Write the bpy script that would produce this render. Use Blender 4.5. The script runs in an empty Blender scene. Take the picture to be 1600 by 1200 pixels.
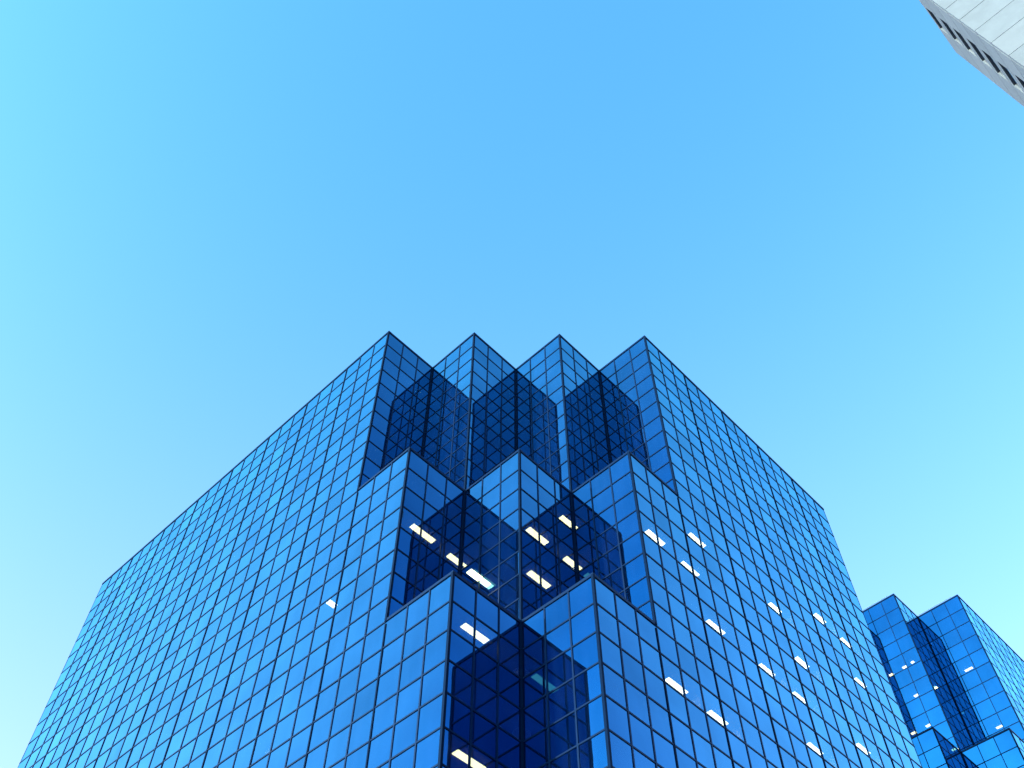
import bpy, math, random
from mathutils import Vector, Matrix
random.seed(7)
R = math.radians

# ------------------------------------------------------------------ camera, sky, sun, exposure
scene = bpy.context.scene
U = 1.6                      # metres per glazing module
S2 = math.sqrt(2.0)
CAMX, CAMY, CAMZ = 5.3319, -25.2701, -42.1691      # in modules, relative to the main roof corner
ROOF_Z = 1.6 - CAMZ * U      # the camera is 1.6 m above the ground

cam_d = bpy.data.cameras.new('camera')
cam = bpy.data.objects.new('camera', cam_d)
scene.collection.objects.link(cam)
cam_d.sensor_width = 36.0
cam_d.lens = 1605.7119 / 1600.0 * 36.0
cam_d.clip_start = 0.1
cam_d.clip_end = 9000
cam.location = (CAMX * U, CAMY * U, 1.6)
cam.rotation_euler = (math.pi / 2 + 0.9814, 0.0, -0.0211)
scene.camera = cam
scene.render.resolution_x = 1024
scene.render.resolution_y = 768

SUN_EL = R(12)
SUN_DIR = Vector((-0.915, -0.40, 0)).normalized()          # horizontal direction towards the sun
SUN_AZ = math.atan2(SUN_DIR.x, SUN_DIR.y)                  # clockwise from +Y

world = bpy.data.worlds.new('World')
scene.world = world
world.use_nodes = True
wn, wl = world.node_tree.nodes, world.node_tree.links
wn.clear()
w_out = wn.new('ShaderNodeOutputWorld')
w_bg = wn.new('ShaderNodeBackground')
sky = wn.new('ShaderNodeTexSky')
sky.sky_type = 'NISHITA'
sky.sun_disc = False
sky.sun_elevation = SUN_EL
sky.sun_rotation = SUN_AZ
sky.air_density = 1.15
sky.dust_density = 2.4
sky.ozone_density = 1.0
tint = wn.new('ShaderNodeMix')
tint.data_type = 'RGBA'
tint.blend_type = 'MULTIPLY'
tint.inputs['Factor'].default_value = 1.0
tint.inputs[7].default_value = (0.27, 0.735, 1.0, 1.0)
wl.new(sky.outputs['Color'], tint.inputs[6])
# pale haze that thickens evenly towards the horizon all round
w_geo = wn.new('ShaderNodeTexCoord')
w_sep = wn.new('ShaderNodeSeparateXYZ')
wl.new(w_geo.outputs['Generated'], w_sep.inputs[0])
w_inv = wn.new('ShaderNodeMath'); w_inv.operation = 'SUBTRACT'; w_inv.use_clamp = True
w_inv.inputs[0].default_value = 1.0
wl.new(w_sep.outputs['Z'], w_inv.inputs[1])
w_pow = wn.new('ShaderNodeMath'); w_pow.operation = 'POWER'
w_pow.inputs[1].default_value = 1.9
wl.new(w_inv.outputs[0], w_pow.inputs[0])
w_haze = wn.new('ShaderNodeMix'); w_haze.data_type = 'RGBA'; w_haze.blend_type = 'ADD'
w_haze.inputs[7].default_value = (1.75, 0.42, 0.8, 1.0)
wl.new(w_pow.outputs[0], w_haze.inputs['Factor'])
wl.new(tint.outputs[2], w_haze.inputs[6])
wl.new(w_haze.outputs[2], w_bg.inputs['Color'])
w_bg.inputs['Strength'].default_value = 0.15
wl.new(w_bg.outputs['Background'], w_out.inputs['Surface'])

sun_d = bpy.data.lights.new('sun', 'SUN')
sun_d.energy = 2.0
sun_d.angle = R(0.5)
sun_d.color = (1.0, 0.95, 0.88)
sun = bpy.data.objects.new('sun', sun_d)
scene.collection.objects.link(sun)
to_sun = Vector((SUN_DIR.x * math.cos(SUN_EL), SUN_DIR.y * math.cos(SUN_EL), math.sin(SUN_EL)))
sun.rotation_euler = to_sun.to_track_quat('Z', 'Y').to_euler()
sun.location = (-60, -80, 160)

scene.view_settings.view_transform = 'Standard'
scene.view_settings.look = 'None'
scene.view_settings.exposure = 2.5
scene.view_settings.gamma = 1.0
scene.view_settings.use_curve_mapping = False
scene.render.engine = 'CYCLES'
scene.cycles.max_bounces = 10
scene.cycles.glossy_bounces = 5
scene.cycles.transparent_max_bounces = 12
scene.cycles.diffuse_bounces = 3

# ------------------------------------------------------------------ helpers
col = scene.collection

def tag(o, label=None, cat=None, group=None, kind=None):
    if label: o['label'] = label
    if cat: o['category'] = cat
    if group: o['group'] = group
    if kind: o['kind'] = kind
    return o

def empty(name, loc=(0, 0, 0)):
    o = bpy.data.objects.new(name, None)
    col.objects.link(o)
    o.location = loc
    o.empty_display_size = 2
    return o

def link(name, mesh, parent=None):
    o = bpy.data.objects.new(name, mesh)
    col.objects.link(o)
    if parent is not None:
        o.parent = parent
        o.matrix_parent_inverse = Matrix.Translation(-parent.location)
    return o

class MB:
    """collects boxes into one mesh; coordinates already in metres"""
    def __init__(self):
        self.v, self.f, self.m = [], [], []
    def hexa(self, pts, mi=0):
        b = len(self.v)
        self.v += [tuple(p) for p in pts]
        for f in ((0, 3, 2, 1), (4, 5, 6, 7), (0, 1, 5, 4), (1, 2, 6, 5), (2, 3, 7, 6), (3, 0, 4, 7)):
            self.f.append(tuple(b + i for i in f))
            self.m.append(mi)
    def prism(self, poly, z0, z1, mi=0):
        b = len(self.v); n = len(poly)
        self.v += [(p[0], p[1], z0) for p in poly] + [(p[0], p[1], z1) for p in poly]
        self.f.append(tuple(b + i for i in reversed(range(n)))); self.m.append(mi)
        self.f.append(tuple(b + n + i for i in range(n))); self.m.append(mi)
        for i in range(n):
            j = (i + 1) % n
            self.f.append((b + i, b + j, b + n + j, b + n + i)); self.m.append(mi)
    def mesh(self, name, mats):
        me = bpy.data.meshes.new(name)
        me.from_pydata(self.v, [], self.f)
        for m in mats: me.materials.append(m)
        me.polygons.foreach_set('material_index', self.m)
        me.validate(); me.update()
        return me
    def build(self, name, mats, parent=None):
        if not isinstance(mats, (list, tuple)): mats = [mats]
        return link(name, self.mesh(name, mats), parent)

class Frame:
    """a vertical facade: u runs along it, n points out of it"""
    def __init__(self, o, u, n):
        self.o = Vector(o); self.u = Vector(u).normalized(); self.n = Vector(n).normalized()
    def P(self, u, n, z):
        q = self.o + self.u * (u * U) + self.n * (n * U)
        return Vector((q.x, q.y, self.o.z + z * U))
    def box(self, mb, u0, u1, n0, n1, z0, z1, mi=0):
        c = [(u0, n0, z0), (u1, n0, z0), (u1, n1, z0), (u0, n1, z0),
             (u0, n0, z1), (u1, n0, z1), (u1, n1, z1), (u0, n1, z1)]
        if self.u.cross(self.n).z < 0:      # keep normals outward
            c = [c[i] for i in (0, 3, 2, 1, 4, 7, 6, 5)]
        mb.hexa([self.P(*p) for p in c], mi)

# ------------------------------------------------------------------ materials
def new_mat(name):
    m = bpy.data.materials.new(name)
    m.use_nodes = True
    nt = m.node_tree
    nt.nodes.clear()
    out = nt.nodes.new('ShaderNodeOutputMaterial')
    return m, nt.nodes, nt.links, out

def N(nodes, t, **kw):
    n = nodes.new(t)
    for k, v in kw.items():
        if k.startswith('i_'): n.inputs[k[2:].replace('_', ' ')].default_value = v
        else: setattr(n, k, v)
    return n

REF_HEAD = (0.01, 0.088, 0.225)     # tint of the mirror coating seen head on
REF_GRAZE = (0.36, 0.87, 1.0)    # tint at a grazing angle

def glass(name, see_through, gain, tone=0.0):
    """blue mirror glazing: coated reflection over a dark tinted body"""
    m, n, l, out = new_mat(name)
    geo = N(n, 'ShaderNodeNewGeometry')
    tex = N(n, 'ShaderNodeTexCoord')
    noise = N(n, 'ShaderNodeTexNoise')
    noise.inputs['Scale'].default_value = 0.9
    noise.inputs['Detail'].default_value = 1.0
    l.new(geo.outputs['Position'], noise.inputs['Vector'])
    bump = N(n, 'ShaderNodeBump')
    bump.inputs['Strength'].default_value = 0.05
    bump.inputs['Distance'].default_value = 0.03
    l.new(noise.outputs['Fac'], bump.inputs['Height'])
    dot = N(n, 'ShaderNodeVectorMath', operation='DOT_PRODUCT')
    l.new(geo.outputs['Incoming'], dot.inputs[0]); l.new(geo.outputs['Normal'], dot.inputs[1])
    ab = N(n, 'ShaderNodeMath', operation='ABSOLUTE')
    l.new(dot.outputs['Value'], ab.inputs[0])
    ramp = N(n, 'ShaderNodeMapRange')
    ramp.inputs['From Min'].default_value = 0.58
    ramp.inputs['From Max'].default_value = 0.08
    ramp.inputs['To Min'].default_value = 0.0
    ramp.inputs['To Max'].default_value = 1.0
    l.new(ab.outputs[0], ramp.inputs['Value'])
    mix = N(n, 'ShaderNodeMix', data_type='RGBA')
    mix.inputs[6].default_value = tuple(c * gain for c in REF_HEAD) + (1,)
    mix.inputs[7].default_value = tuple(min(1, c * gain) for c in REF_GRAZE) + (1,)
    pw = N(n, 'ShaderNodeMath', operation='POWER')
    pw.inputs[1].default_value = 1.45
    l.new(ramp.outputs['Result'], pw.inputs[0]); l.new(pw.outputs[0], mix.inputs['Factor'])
    gl = N(n, 'ShaderNodeBsdfGlossy')
    gl.inputs['Roughness'].default_value = 0.012
    # uneven coating, a few percent from place to place
    cn = N(n, 'ShaderNodeTexNoise')
    cn.inputs['Scale'].default_value = 0.33
    cn.inputs['Detail'].default_value = 4.0
    l.new(geo.outputs['Position'], cn.inputs['Vector'])
    cr = N(n, 'ShaderNodeMapRange')
    cr.inputs['From Min'].default_value = 0.3; cr.inputs['From Max'].default_value = 0.7
    cr.inputs['To Min'].default_value = 0.88; cr.inputs['To Max'].default_value = 1.08
    l.new(cn.outputs['Fac'], cr.inputs['Value'])
    cs = N(n, 'ShaderNodeVectorMath', operation='SCALE')
    l.new(mix.outputs[2], cs.inputs[0]); l.new(cr.outputs['Result'], cs.inputs['Scale'])
    l.new(cs.outputs[0], gl.inputs['Color'])
    l.new(bump.outputs['Normal'], gl.inputs['Normal'])
    body = N(n, 'ShaderNodeBsdfDiffuse')
    # faint streaks of dirt
    wav = N(n, 'ShaderNodeTexNoise')
    wav.inputs['Scale'].default_value = 2.2
    wav.inputs['Detail'].default_value = 6.0
    mp = N(n, 'ShaderNodeMapping')
    mp.inputs['Scale'].default_value = (1, 1, 0.15)
    l.new(geo.outputs['Position'], mp.inputs['Vector']); l.new(mp.outputs['Vector'], wav.inputs['Vector'])
    dr = N(n, 'ShaderNodeMapRange')
    dr.inputs['From Min'].default_value = 0.35; dr.inputs['From Max'].default_value = 0.75
    l.new(wav.outputs['Fac'], dr.inputs['Value'])
    dm = N(n, 'ShaderNodeMix', data_type='RGBA')
    dm.inputs[6].default_value = (0.0, 0.0015, 0.008, 1)
    dm.inputs[7].default_value = (0.001, 0.004, 0.016, 1)
    l.new(dr.outputs['Result'], dm.inputs['Factor'])
    l.new(dm.outputs[2], body.inputs['Color'])
    add = N(n, 'ShaderNodeAddShader')
    if see_through > 0:
        tr = N(n, 'ShaderNodeBsdfTransparent')
        tr.inputs['Color'].default_value = (see_through * 0.92, see_through, see_through * 0.97, 1)
        a2 = N(n, 'ShaderNodeAddShader')
        l.new(tr.outputs[0], a2.inputs[0]); l.new(body.outputs[0], a2.inputs[1])
        l.new(gl.outputs[0], add.inputs[0]); l.new(a2.outputs[0], add.inputs[1])
        back = N(n, 'ShaderNodeBsdfTransparent')      # inner face of the thin sheet: nothing happens twice
        ms = N(n, 'ShaderNodeMixShader')
        l.new(geo.outputs['Backfacing'], ms.inputs['Fac'])
        l.new(add.outputs[0], ms.inputs[1]); l.new(back.outputs[0], ms.inputs[2])
        l.new(ms.outputs[0], out.inputs['Surface'])
    else:
        l.new(gl.outputs[0], add.inputs[0]); l.new(body.outputs[0], add.inputs[1])
        l.new(add.outputs[0], out.inputs['Surface'])
    return m

GAINS = (1.0, 0.94, 1.07, 0.975, 0.86)
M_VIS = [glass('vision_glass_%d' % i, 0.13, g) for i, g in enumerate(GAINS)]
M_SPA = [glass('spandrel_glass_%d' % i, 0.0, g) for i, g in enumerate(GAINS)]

def principled(name, base, rough=0.5, metal=0.0, noise=0.0, scale=3.0, spec=0.5):
    m, n, l, out = new_mat(name)
    p = N(n, 'ShaderNodeBsdfPrincipled')
    p.inputs['Roughness'].default_value = rough
    p.inputs['Metallic'].default_value = metal
    p.inputs['Specular IOR Level'].default_value = spec
    if base[2] > 4 * base[0]: p.inputs['Specular Tint'].default_value = (0.12, 0.4, 1.0, 1)
    l.new(p.outputs[0], out.inputs['Surface'])
    if noise > 0:
        geo = N(n, 'ShaderNodeNewGeometry')
        nz = N(n, 'ShaderNodeTexNoise')
        nz.inputs['Scale'].default_value = scale
        nz.inputs['Detail'].default_value = 8
        nz.inputs['Roughness'].default_value = 0.65
        l.new(geo.outputs['Position'], nz.inputs['Vector'])
        mr = N(n, 'ShaderNodeMapRange')
        mr.inputs['From Min'].default_value = 0.3; mr.inputs['From Max'].default_value = 0.7
        l.new(nz.outputs['Fac'], mr.inputs['Value'])
        mx = N(n, 'ShaderNodeMix', data_type='RGBA')
        mx.inputs[6].default_value = tuple(c * (1 - noise) for c in base) + (1,)
        mx.inputs[7].default_value = tuple(min(1, c * (1 + noise)) for c in base) + (1,)
        l.new(mr.outputs['Result'], mx.inputs['Factor'])
        l.new(mx.outputs[2], p.inputs['Base Color'])
        b = N(n, 'ShaderNodeBump')
        b.inputs['Strength'].default_value = 0.25; b.inputs['Distance'].default_value = 0.02
        l.new(nz.outputs['Fac'], b.inputs['Height']); l.new(b.outputs['Normal'], p.inputs['Normal'])
    else:
        p.inputs['Base Color'].default_value = tuple(base) + (1,)
    return m

M_ALU = principled('dark_blue_anodised_aluminium', (0.001, 0.007, 0.03), 0.45, 0.0, 0.12, 5, 0.15)
M_GASKET = principled('black_blue_glazing_frame', (0.001, 0.006, 0.022), 0.6, 0.0, 0.1, 5, 0.05)
M_ROOF = principled('roof_gravel_felt', (0.12, 0.12, 0.12), 0.9, 0, 0.2, 2)
M_SLAB = principled('ceiling_tiles', (0.22, 0.22, 0.21), 0.9, 0, 0.05, 2)
M_CORE = principled('core_wall_paint', (0.10, 0.10, 0.11), 0.9, 0, 0.1, 1)
M_COLUMN = principled('column_plaster', (0.75, 0.75, 0.72), 0.8, 0, 0.04, 2)
M_CONC = principled('pale_precast_concrete', (0.092, 0.104, 0.126), 0.85, 0, 0.12, 0.5)
M_CONC2 = principled('pale_precast_concrete_second_cast', (0.086, 0.097, 0.118), 0.85, 0, 0.08, 0.9)
M_CONC3 = principled('pale_precast_concrete_third_cast', (0.099, 0.110, 0.132), 0.85, 0, 0.07, 0.7)
M_JOINT = principled('joint_sealant_grey', (0.10, 0.11, 0.12), 0.9, 0, 0.1, 3)
M_DARKGL = principled('black_window_glass', (0.004, 0.006, 0.012), 0.08, 0, 0, 1, 0.5)
M_PAVE = principled('plaza_concrete_paving', (0.28, 0.27, 0.26), 0.9, 0, 0.15, 0.6)
M_RAIL = principled('roof_rail_steel', (0.10, 0.16, 0.22), 0.4, 0.6)

m, n_, l_, out_ = new_mat('ceiling_light_diffuser')
em = N(n_, 'ShaderNodeEmission')
em.inputs['Color'].default_value = (1.0, 0.93, 0.46, 1)
em.inputs['Strength'].default_value = 2.3
l_.new(em.outputs[0], out_.inputs['Surface'])
M_LAMP = m

# ------------------------------------------------------------------ the ground
g = MB()
g.v = [(-3000, -3000, 0), (3000, -3000, 0), (3000, 3000, 0), (-3000, 3000, 0)]
g.f = [(0, 1, 2, 3)]; g.m = [0]
tag(g.build('ground', M_PAVE), 'pale concrete paving of the plaza under the towers', kind='structure')

# ------------------------------------------------------------------ projection (only to decide which panes show largest)
def project(p):
    q = cam_inv @ Vector(p)
    if q.z >= -0.1: return None
    f = 1605.7119
    return (800 + f * q.x / -q.z, 600 - f * q.y / -q.z)
cam_m = Matrix.Translation(cam.location) @ cam.rotation_euler.to_matrix().to_4x4()
cam_inv = cam_m.inverted()

def pix_area(pts):
    q = [project(p) for p in pts]
    if any(a is None for a in q): return 0
    if all(a[0] < 0 for a in q) or all(a[0] > 1600 for a in q) or all(a[1] > 1200 for a in q) or all(a[1] < 0 for a in q): return 0
    s = 0
    for i in range(len(q)):
        x0, y0 = q[i]; x1, y1 = q[(i + 1) % len(q)]
        s += x0 * y1 - x1 * y0
    return abs(s) / 2

# ------------------------------------------------------------------ glass towers
A = Vector((-1 / S2, 1 / S2, 0))     # along the left facades, away from the camera
B = Vector((1 / S2, 1 / S2, 0))      # along the right facades
T = 2.8744                            # depth of one saw-tooth, in modules
H = 1.0674                            # height of one row of glass, in modules
GAP = 0.012

def glass_tower(origin, rows, ka, kb, tiers, label, lamps, rail, walls=(), scale=1.0, bar=1.0):
    global U
    U = 1.6 * scale
    """origin: ground-plan corner of the first tooth at roof height, in metres.
    ka/kb: whole modules along the far left / far right walls; tiers: rows at which each lower set of teeth starts.
    The top tier has len(tiers)+1 teeth."""
    O = Vector(origin)
    nt = len(tiers) + 1
    z0s = [0] + list(tiers)
    root = empty('glass_tower', (O.x, O.y, 0))
    tag(root, label, 'skyscraper', 'twin blue mirror glass towers')
    def XY(a, b):
        q = O + A * (a * U) + B * (b * U)
        return (q.x, q.y)
    zr = lambda r: -r * H                         # row -> z in modules below roof grid
    last = nt                                     # number of top teeth
    amax, bmax = ka, (last - 1) * T + kb
    faces = []       # (kind, plane, start, end, cols, row0, row1)
    pa = -(last - 1) * T
    # outer left wall (plane b = 0) and outer right wall (plane a = pa)
    faces.append(('b', 0.0, [i * 1.0 for i in range(ka + 1)], 0, rows))
    faces.append(('a', pa, [(last - 1) * T + i * 1.0 for i in range(kb + 1)], 0, rows))
    for ti in range(1, nt):
        faces.append(('b', 0.0, [-ti * T + i * T / 3 for i in range(4)], z0s[ti], rows))
        faces.append(('a', pa, [(last - 1 - ti) * T + i * T / 3 for i in range(4)], z0s[ti], rows))
    for ti in range(0, nt):
        r1 = z0s[ti + 1] if ti + 1 < nt else None
        if r1 is None: break
        cnt = last - ti                           # corners in this tier
        for k in range(1, cnt):                   # inner left faces
            faces.append(('b', k * T, [-(k + ti) * T + i * T / 3 for i in range(4)], z0s[ti], r1))
        for k in range(0, cnt - 1):               # inner right faces
            faces.append(('a', -(k + ti) * T, [k * T + i * T / 3 for i in range(4)], z0s[ti], r1))
    panes = []
    bars = {}
    for kind, plane, us, r0, r1 in faces:
        if kind == 'b': fr = Frame(O + B * (plane * U), A, -B)
        else: fr = Frame(O + A * (plane * U), B, -A)
        for c in range(len(us) - 1):
            for r in range(r0, r1):
                cen = fr.P((us[c] + us[c + 1]) / 2, 0, zr(r + 0.5))
                quad = [fr.P(us[c], 0, zr(r)), fr.P(us[c + 1], 0, zr(r)), fr.P(us[c + 1], 0, zr(r + 1)), fr.P(us[c], 0, zr(r + 1))]
                w = us[c + 1] - us[c]
                vis = (r % 2 == 0) and r > 0
                panes.append((pix_area(quad), fr, cen, w, vis))
        inner = not (kind == 'b' and plane == 0.0 or kind == 'a' and plane == pa)
        # vertical mullions
        n = len(us)
        for i in range(1, n - 1):
            thick = (not inner and len(us) > 5 and i % 3 == 0)
            wv, dv = (0.03 * bar, 0.026 * bar) if thick else (0.026 * bar, 0.021 * bar)
            mb = MB(); fr.box(mb, us[i] - wv, us[i] + wv, -0.03, dv, zr(r1), zr(r0))
            mb.build('mullion', M_GASKET if thick else M_ALU, root)
        if not inner and len(us) <= 5:
            # where a lower tooth joins the wall above: the old corner line goes on as a heavy mullion
            e = us[-1] if kind == 'b' else us[0] + T
            mb = MB(); fr.box(mb, e - 0.026, e + 0.026, -0.03, 0.027, zr(r1), zr(r0) - 0.12)
            mb.build('mullion', M_GASKET, root)
    # transoms
    def transom(fr, u0, u1, r):
        mb = MB(); fr.box(mb, u0, u1, -0.032, 0.019 * bar, zr(r) - 0.026 * bar, zr(r) + 0.026 * bar)
        mb.build('transom', M_ALU2, root)
    def wall_frame(kind, plane):
        return Frame(O + B * (plane * U), A, -B) if kind == 'b' else Frame(O + A * (plane * U), B, -A)
    fl, frt = wall_frame('b', 0.0), wall_frame('a', pa)
    for r in range(1, rows):
        ti = sum(1 for z in z0s[1:] if r > z)
        transom(fl, -ti * T + 0.0, ka, r)
        transom(frt, (last - 1 - ti) * T, bmax, r)
    for kind, plane, us, r0, r1 in faces:
        if (kind == 'b' and plane == 0.0) or (kind == 'a' and plane == pa): continue
        fr = wall_frame(kind, plane)
        for r in range(r0 + 1, r1): transom(fr, us[0], us[-1], r)
    # corner posts and copings
    def post(a, b, r0, r1, s=0.042):
        x, y = XY(a, b)
        e = s * U * (0.45 + 0.55 * bar)
        pts = [Vector((x, y, 0)) + A * (sa * e) + B * (sb * e) for sa, sb in ((-1, -1), (1, -1), (1, 1), (-1, 1))]
        mb = MB(); mb.prism([(p.x, p.y) for p in reversed(pts)], O.z + zr(r1) * U, O.z + zr(r0) * U)
        mb.build('corner_post', M_GASKET, root)
    for ti in range(nt):
        r1 = z0s[ti + 1] if ti + 1 < nt else rows
        cnt = last - ti
        for k in range(cnt): post(-(k + ti) * T, k * T, z0s[ti] - 0.02, r1)
        for k in range(cnt - 1): post(-(k + ti) * T, (k + 1) * T, z0s[ti], r1, 0.06)
    post(ka - .02, .02, 0, rows, .025); post(pa + .02, bmax - .02, 0, rows, .025)
    def coping(fr, u0, u1, r):
        mb = MB(); fr.box(mb, u0, u1, -0.14, 0.03, zr(r) - 0.02, zr(r) + 0.085 * bar)
        mb.build('coping', M_ALU, root)
    for ti in range(nt):
        cnt = last - ti
        for k in range(cnt):
            c = -(k + ti) * T
            coping(wall_frame('b', k * T), c - 0.033, (ka if (k == 0 and ti == 0) else c + T), z0s[ti])
            coping(wall_frame('a', c), k * T + 0.142, (bmax if (k == cnt - 1 and ti == 0) else (k + 1) * T), z0s[ti] + 0.002)
    # panes: the 300 that show largest are objects of their own, the rest are one part
    panes.sort(key=lambda t: -t[0])
    protos = {}
    stuff = MB()
    for i, (area, fr, cen, w, vis) in enumerate(panes):
        var = random.choices(range(5), weights=(30, 30, 20, 30, 4))[0]
        tu, tz = random.gauss(0, 0.0020), random.gauss(0, 0.0020)
        hw, hh, th = w / 2 - GAP, H / 2 - GAP, 0.012
        if i < 300 and area > 0:
            key = (round(w, 3), var, vis)
            if key not in protos:
                mb = MB()
                e = [(-hw, -th, -hh), (hw, -th, -hh), (hw, 0, -hh), (-hw, 0, -hh), (-hw, -th, hh), (hw, -th, hh), (hw, 0, hh), (-hw, 0, hh)]
                mb.hexa([tuple(q * U for q in p) for p in e])
                protos[key] = mb.mesh('pane', [(M_VIS if vis else M_SPA)[var]])
            o = link('pane', protos[key], root)
            # local x -> along, y -> outward, z -> up  (mirrored frames are turned, never scaled)
            ux = fr.u if fr.u.cross(fr.n).z > 0 else -fr.u
            rot = Matrix((ux, fr.n, Vector((0, 0, 1)))).transposed().to_4x4()
            o.matrix_basis = Matrix.Translation(cen) @ rot @ Matrix.Rotation(tu, 4, 'Z') @ Matrix.Rotation(tz, 4, 'X')
        else:
            ux = fr.u if fr.u.cross(fr.n).z > 0 else -fr.u
            pts = []
            for du, dn, dz in ((-hw, -th, -hh), (hw, -th, -hh), (hw, 0, -hh), (-hw, 0, -hh), (-hw, -th, hh), (hw, -th, hh), (hw, 0, hh), (-hw, 0, hh)):
                dn2 = dn + du * tu + dz * tz
                q = cen + ux * (du * U) + fr.n * (dn2 * U) + Vector((0, 0, dz * U))
                pts.append(q)
            stuff.hexa(pts, var + (0 if vis else 5))
    so = stuff.build('panes', M_VIS + M_SPA, root)
    tag(so, kind='stuff')
    # stepped plan at row r, inset by d
    def outline(ti, d):
        pts = [(ka - d, d)]
        # walk from the left wall towards the teeth (b grows, a falls)
        for k in range(0, last - 1 - ti + 1):
            a_min = -(k + ti) * T + d
            pts.append((a_min, k * T + d))
            if k < last - 1 - ti: pts.append((a_min, (k + 1) * T + d))
        pts.append((pa + d, bmax - d))
        pts.append((ka - d, bmax - d))
        return [XY(a, b) for a, b in pts]
    def tier_at(r): return sum(1 for z in z0s[1:] if r > z)
    def area2(p): return sum(p[i][0] * p[(i + 1) % len(p)][1] - p[(i + 1) % len(p)][0] * p[i][1] for i in range(len(p)))
    def ccw(p): return p if area2(p) > 0 else list(reversed(p))
    for r in range(2, rows, 2):
        mb = MB(); mb.prism(ccw(outline(tier_at(r), 0.09)), O.z + zr(r) * U, O.z + (zr(r) + 0.45) * U)
        mb.build('floor_slab', M_SLAB, root)
    # roofs
    mb = MB(); mb.prism(ccw(outline(0, 0.145)), O.z + zr(0.6) * U, O.z + zr(0.25) * U)
    mb.build('roof', M_ROOF, root)
    for ti in range(1, nt):
        for k in range(last - ti):
            c = -(k + ti) * T
            q = [XY(c + .145, k * T + .145), XY(c + T - .02, k * T + .145), XY(c + T - .02, (k + 1) * T - .02), XY(c + .145, (k + 1) * T - .02)]
            mb = MB(); mb.prism(ccw(q), O.z + zr(z0s[ti] + 0.5) * U, O.z + zr(z0s[ti] + 0.2) * U)
            mb.build('terrace_roof', M_ROOF, root)
    # service core and rear walls
    mb = MB()
    q = [XY(ka - 3, 5), XY(4.5, 5), XY(4.5, bmax - 4), XY(ka - 3, bmax - 4)]
    mb.prism(ccw(q), 0, O.z + zr(1) * U); mb.build('core', M_CORE, root)
    for fr, u1 in ((Frame(O + A * (ka * U), B, A), bmax), (Frame(O + B * (bmax * U), A, B), ka)):
        u0 = 0 if fr.u == B.normalized() else pa
        mb = MB(); fr.box(mb, u0 + 0.05, u1 - 0.06, -0.05, 0.0, -O.z / U, 0.0)
        mb.build('rear_wall', M_SPA[0], root)
    # perimeter columns, just inside the heavy mullions
    zb = O.z + zr(rows) * U
    for s in range(3, ka, 3):
        fr = fl; mb = MB(); fr.box(mb, s - .2, s + .2, -.95, -.55, -O.z / U, zr(1.0)); mb.build('column', M_COLUMN, root)
    for s in range(3, kb, 3):
        fr = frt; b0 = (last - 1) * T + s
        mb = MB(); fr.box(mb, b0 - .2, b0 + .2, -.95, -.55, -O.z / U, zr(1.0)); mb.build('column', M_COLUMN, root)
    for ti in range(nt):
        for k in range(last - ti - 1):
            fr = wall_frame('b', (k + 1) * T)
            a0 = -(k + ti) * T + .45
            mb = MB(); fr.box(mb, a0, a0 + .36, -.85, -.45, zr(z0s[ti + 1] if ti + 1 < nt else rows), zr(z0s[ti] + .6))
            mb.build('column', M_COLUMN, root)
    # ceiling lights: real fittings under the floor slabs
    for (x, y, r, along_b, L) in lamps:
        ux = B if along_b else A
        un = A if along_b else B
        c = Vector((x, y, O.z + zr(r) * U))
        fx = empty('ceiling_light', c)
        # parent as a part of the tower
        fx.parent = root; fx.matrix_parent_inverse = Matrix.Translation(-root.location)
        def slab(name, lo, wd, z0, z1, mat):
            pts = [c + ux * (sx * lo * U) + un * (sy * wd * U) for sx, sy in ((-1, -1), (1, -1), (1, 1), (-1, 1))]
            poly = ccw([(p.x, p.y) for p in pts])
            mb = MB(); mb.prism(poly, c.z + z0, c.z + z1)
            me = mb.mesh(name, [mat])
            o = bpy.data.objects.new(name, me); col.objects.link(o)
            o.parent = fx; o.matrix_parent_inverse = Matrix.Translation(-c)
        L *= 0.84
        wd = .112 if along_b else .09
        slab('housing', L / 2 + .02, wd + .015, -0.05, -0.004, M_RAIL)
        if (x, y) in walls:
            # a white partition end, square to the facade, added for glow beside this light
            e = c + B * (0.8 * U) - A * (0.25 * U)
            mb = MB()
            q = [e, e + B * (.07 * U), e + B * (.07 * U) + A * (1.5 * U), e + A * (1.5 * U)]
            mb.prism(ccw([(p.x, p.y) for p in q]), c.z - 1.45 * U, c.z - 0.005)
            mb.build('glow_partition', M_COLUMN, root)
        slab('diffuser', L / 2, wd, -0.085, -0.054, M_LAMP)
    if rail:
        for ti in range(1):
            for k in range(last):
                c = -(k + ti) * T
                fr = wall_frame('b', k * T)
                e = ka if k == 0 else c + T + 0.6 * T
                mb = MB()
                fr.box(mb, c + .42, e, -.05, -.025, .175, .20)
                u = c + .56
                while u < e:
                    fr.box(mb, u, u + .02, -.048, -.028, .04, .176); u += 1.4
                mb.build('roof_rail', M_RAIL, root)
    return root

M_ALU2 = principled('dark_blue_anodised_transom', (0.001, 0.006, 0.026), 0.45, 0.0, 0.12, 5, 0.15)

# ---- where the lit fittings hang (x, y in modules on the plan, row of the ceiling, long side along B?, length)
def on_ceiling(px, py, zmod):
    """plan position at which the sight line through a point of the photograph meets a ceiling"""
    f = 1605.7119
    d = cam_m.to_3x3() @ Vector(((px - 800) / f, -(py - 600) / f, -1)).normalized()
    k = (zmod - CAMZ) / d.z
    return CAMX + d.x * k, CAMY + d.y * k

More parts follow.
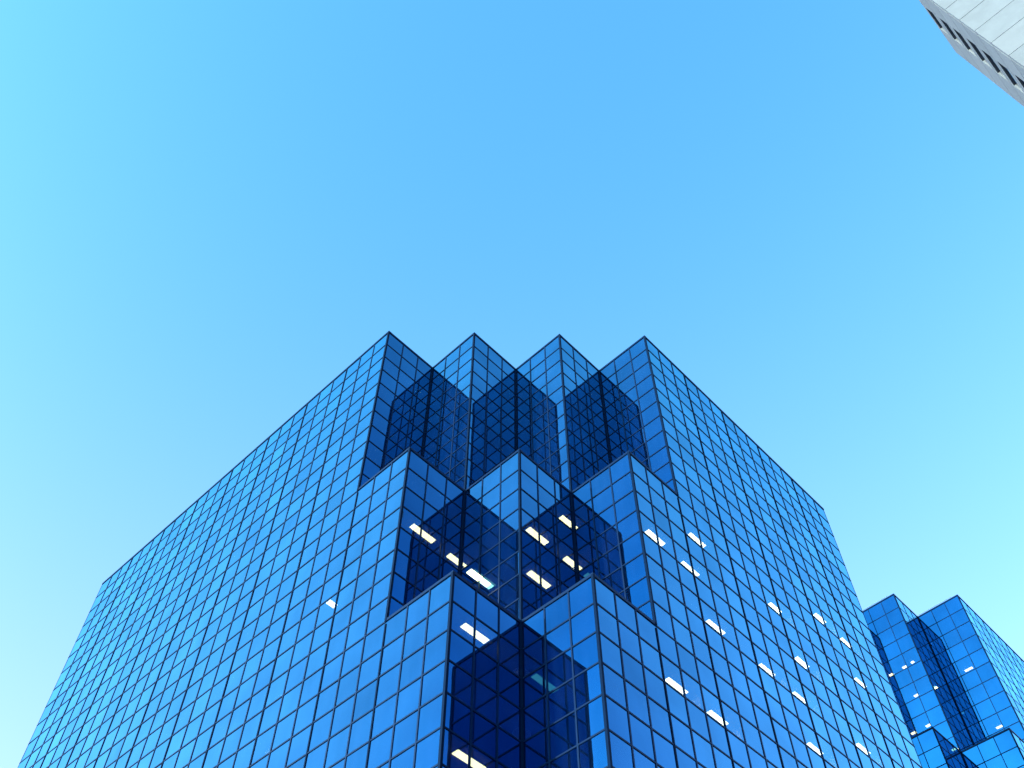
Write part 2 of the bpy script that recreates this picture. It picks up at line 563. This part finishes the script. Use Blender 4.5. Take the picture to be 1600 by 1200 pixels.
G1 = -0.109 * H
L1 = [(1056, 1073, 20, 1.1), (1120.5, 1123, 20, 1.05), (1117, 981, 16, 1.1), (1197, 1048, 16, 1.0), (1248, 1091, 16, .95), (1272, 1171, 18, 1.0),
      (1347, 1171, 16, 1.0), (1252, 1036, 14, .95), (1320.5, 1005, 10, .9), (1343, 1068, 12, .95), (1280, 967, 10, .9), (1210, 951, 12, .9),
      (1023, 841, 14, 1.1), (1088, 845, 12, 1.1), (1077, 890, 14, 1.1), (660.5, 834, 14, 1.25), (715, 878, 14, 1.1),
      (748.5, 904, 16, 1.1), (888, 817.5, 12, 1.0), (839.5, 838, 14, 1.15), (896, 882.5, 14, 1.1), (842, 906, 16, 1.15),
      (742, 990, 20, 1.15), (733, 1189, 24, 1.2), (518.5, 944, 16, .4)]
SMEAR = ((1056, 1073), (1120.5, 1123), (1272, 1171), (1347, 1171), (1197, 1048), (1248, 1091), (1210, 951), (1280, 967), (1320.5, 1005), (1252, 1036))  # lights that get an added white wall to show a glow
lamps1 = []
for px, py, r, L in L1:
    x, y = on_ceiling(px, py, G1 - r * H - 0.05)
    lamps1.append((x * U, y * U, r, True, L))
O1 = (0, 0, ROOF_Z + G1 * U)
glass_tower(O1, 39, 24, 15, (11, 19, 27),
            'large blue mirror glass tower filling the middle, with stacked sawtooth corners', lamps1, False, [(l[0], l[1]) for l, q in zip(lamps1, L1) if q[:2] in SMEAR])

U = 1.6
K2 = 1.08                          # the second tower stands farther off and its modules are a little larger
Z2 = 4.557
S1 = Vector((30.5148, 21.5047, 0))
P0 = S1 + A * T - B * T            # the tooth hidden behind the big tower
L2 = [(1426, 1035, 4, .3), (1413.8, 1042.5, 4, .45), (1393, 1054.4, 4, .45), (1513.8, 1046, 4, .8), (1431.9, 1086.9, 6, .45), (1462.5, 1075, 6, .3),
      (1561.9, 1136, 8, .6), (1450.6, 1134, 8, .45), (1427.8, 1145.6, 8, .5), (1494, 1172.5, 10, .5)]
lamps2 = []
for px, py, r, L in L2:
    x, y = on_ceiling(px, py, Z2 - r * H - 0.05)
    L *= 0.75
    lamps2.append((CAMX * U + (x - CAMX) * U * K2, CAMY * U + (y - CAMY) * U * K2, r, False, L))
O2 = ((CAMX + (P0.x - CAMX) * K2) * U, (CAMY + (P0.y - CAMY) * K2) * U, 1.6 + (Z2 - CAMZ) * U * K2)
glass_tower(O2, 43, 12, 22, (11, 19),
            'smaller looking blue glass tower at the lower right, partly behind the large one', lamps2, True, (), K2, 0.75)
U = 1.6

# ------------------------------------------------------------------ concrete tower, upper right
E1 = Vector((24.9 + CAMX, 14.26 + CAMY, 0))
F_H = 2.25
ROOF_C = (67.4 + CAMZ) * U + ROOF_Z
ct = empty('concrete_tower', (E1.x * U, E1.y * U, 0))
tag(ct, 'pale concrete tower cutting into the upper right corner of the view', 'skyscraper')
oc = Vector((E1.x * U, E1.y * U, ROOF_C))
fw = Frame(oc, -A, -B)        # bright panelled face
fg = Frame(oc, B, A)          # narrow shaded face with the windows
LW, LG = 30.0, 6.1
nfl = int((ROOF_C / U) / F_H)
mb = MB()
Frame(oc, -A, -B).box(mb, 0.25, LW - .05, -LG + .25, -0.25, -ROOF_C / U, -0.3)
mb.build('core', M_JOINT, ct)
joint = 0.022
off = 2.104 * 28.69 - 67.4     # first joint seen on the bright face, below the roof
rows_c = [0.0]
z = off
while z + F_H < -0.4: z += F_H
while z > -ROOF_C / U:
    rows_c.append(z); z -= F_H
rows_c.append(-ROOF_C / U)
WU0, WU1 = 2.0, 3.85
cm = (M_CONC, M_CONC2, M_CONC3)
for i in range(len(rows_c) - 1):
    zt, zb = rows_c[i], rows_c[i + 1]
    if zt - zb < 0.1: continue
    a, b = zb + joint, zt - joint
    for j in range(5):
        mb = MB(); u0 = max(j * 6.0 + joint, 0.25 if False else j * 6.0 + (0 if j == 0 else joint)); dd = random.uniform(-.004, .004)
        fw.box(mb, u0, (j + 1) * 6.0 - joint, -.25, dd, a, b)
        mb.build('facade_panel', random.choice(cm), ct)
    # shaded face: pieces round one deep window per storey
    wt = zt - 0.45; wb = wt - 1.35
    if wb < a + .1:
        mb = MB(); fg.box(mb, 0.256, LG, -.25, 0, a, b); mb.build('facade_panel', random.choice(cm), ct)
        continue
    mt = random.choice(cm)
    for (u0, u1, z0, z1) in ((0.256, WU0 - .0, a, b), (WU1, LG, a, b)):
        mb = MB(); fg.box(mb, u0, u1, -.6 if u0 > 1 or True else -.25, 0, z0, z1); mb.build('side_panel', mt, ct)
    mb = MB(); fg.box(mb, WU0 + .002, WU1 - .002, -.6, -.012, wt, b); mb.build('lintel', mt, ct)
    mb = MB(); fg.box(mb, WU0 + .002, WU1 - .002, -.6, -.012, a, wb); mb.build('sill', mt, ct)
    mb = MB(); fg.box(mb, WU0 + .004, WU1 - .004, -.58, -.1, wb + .002, wt - .002); mb.build('window', M_DARKGL, ct)
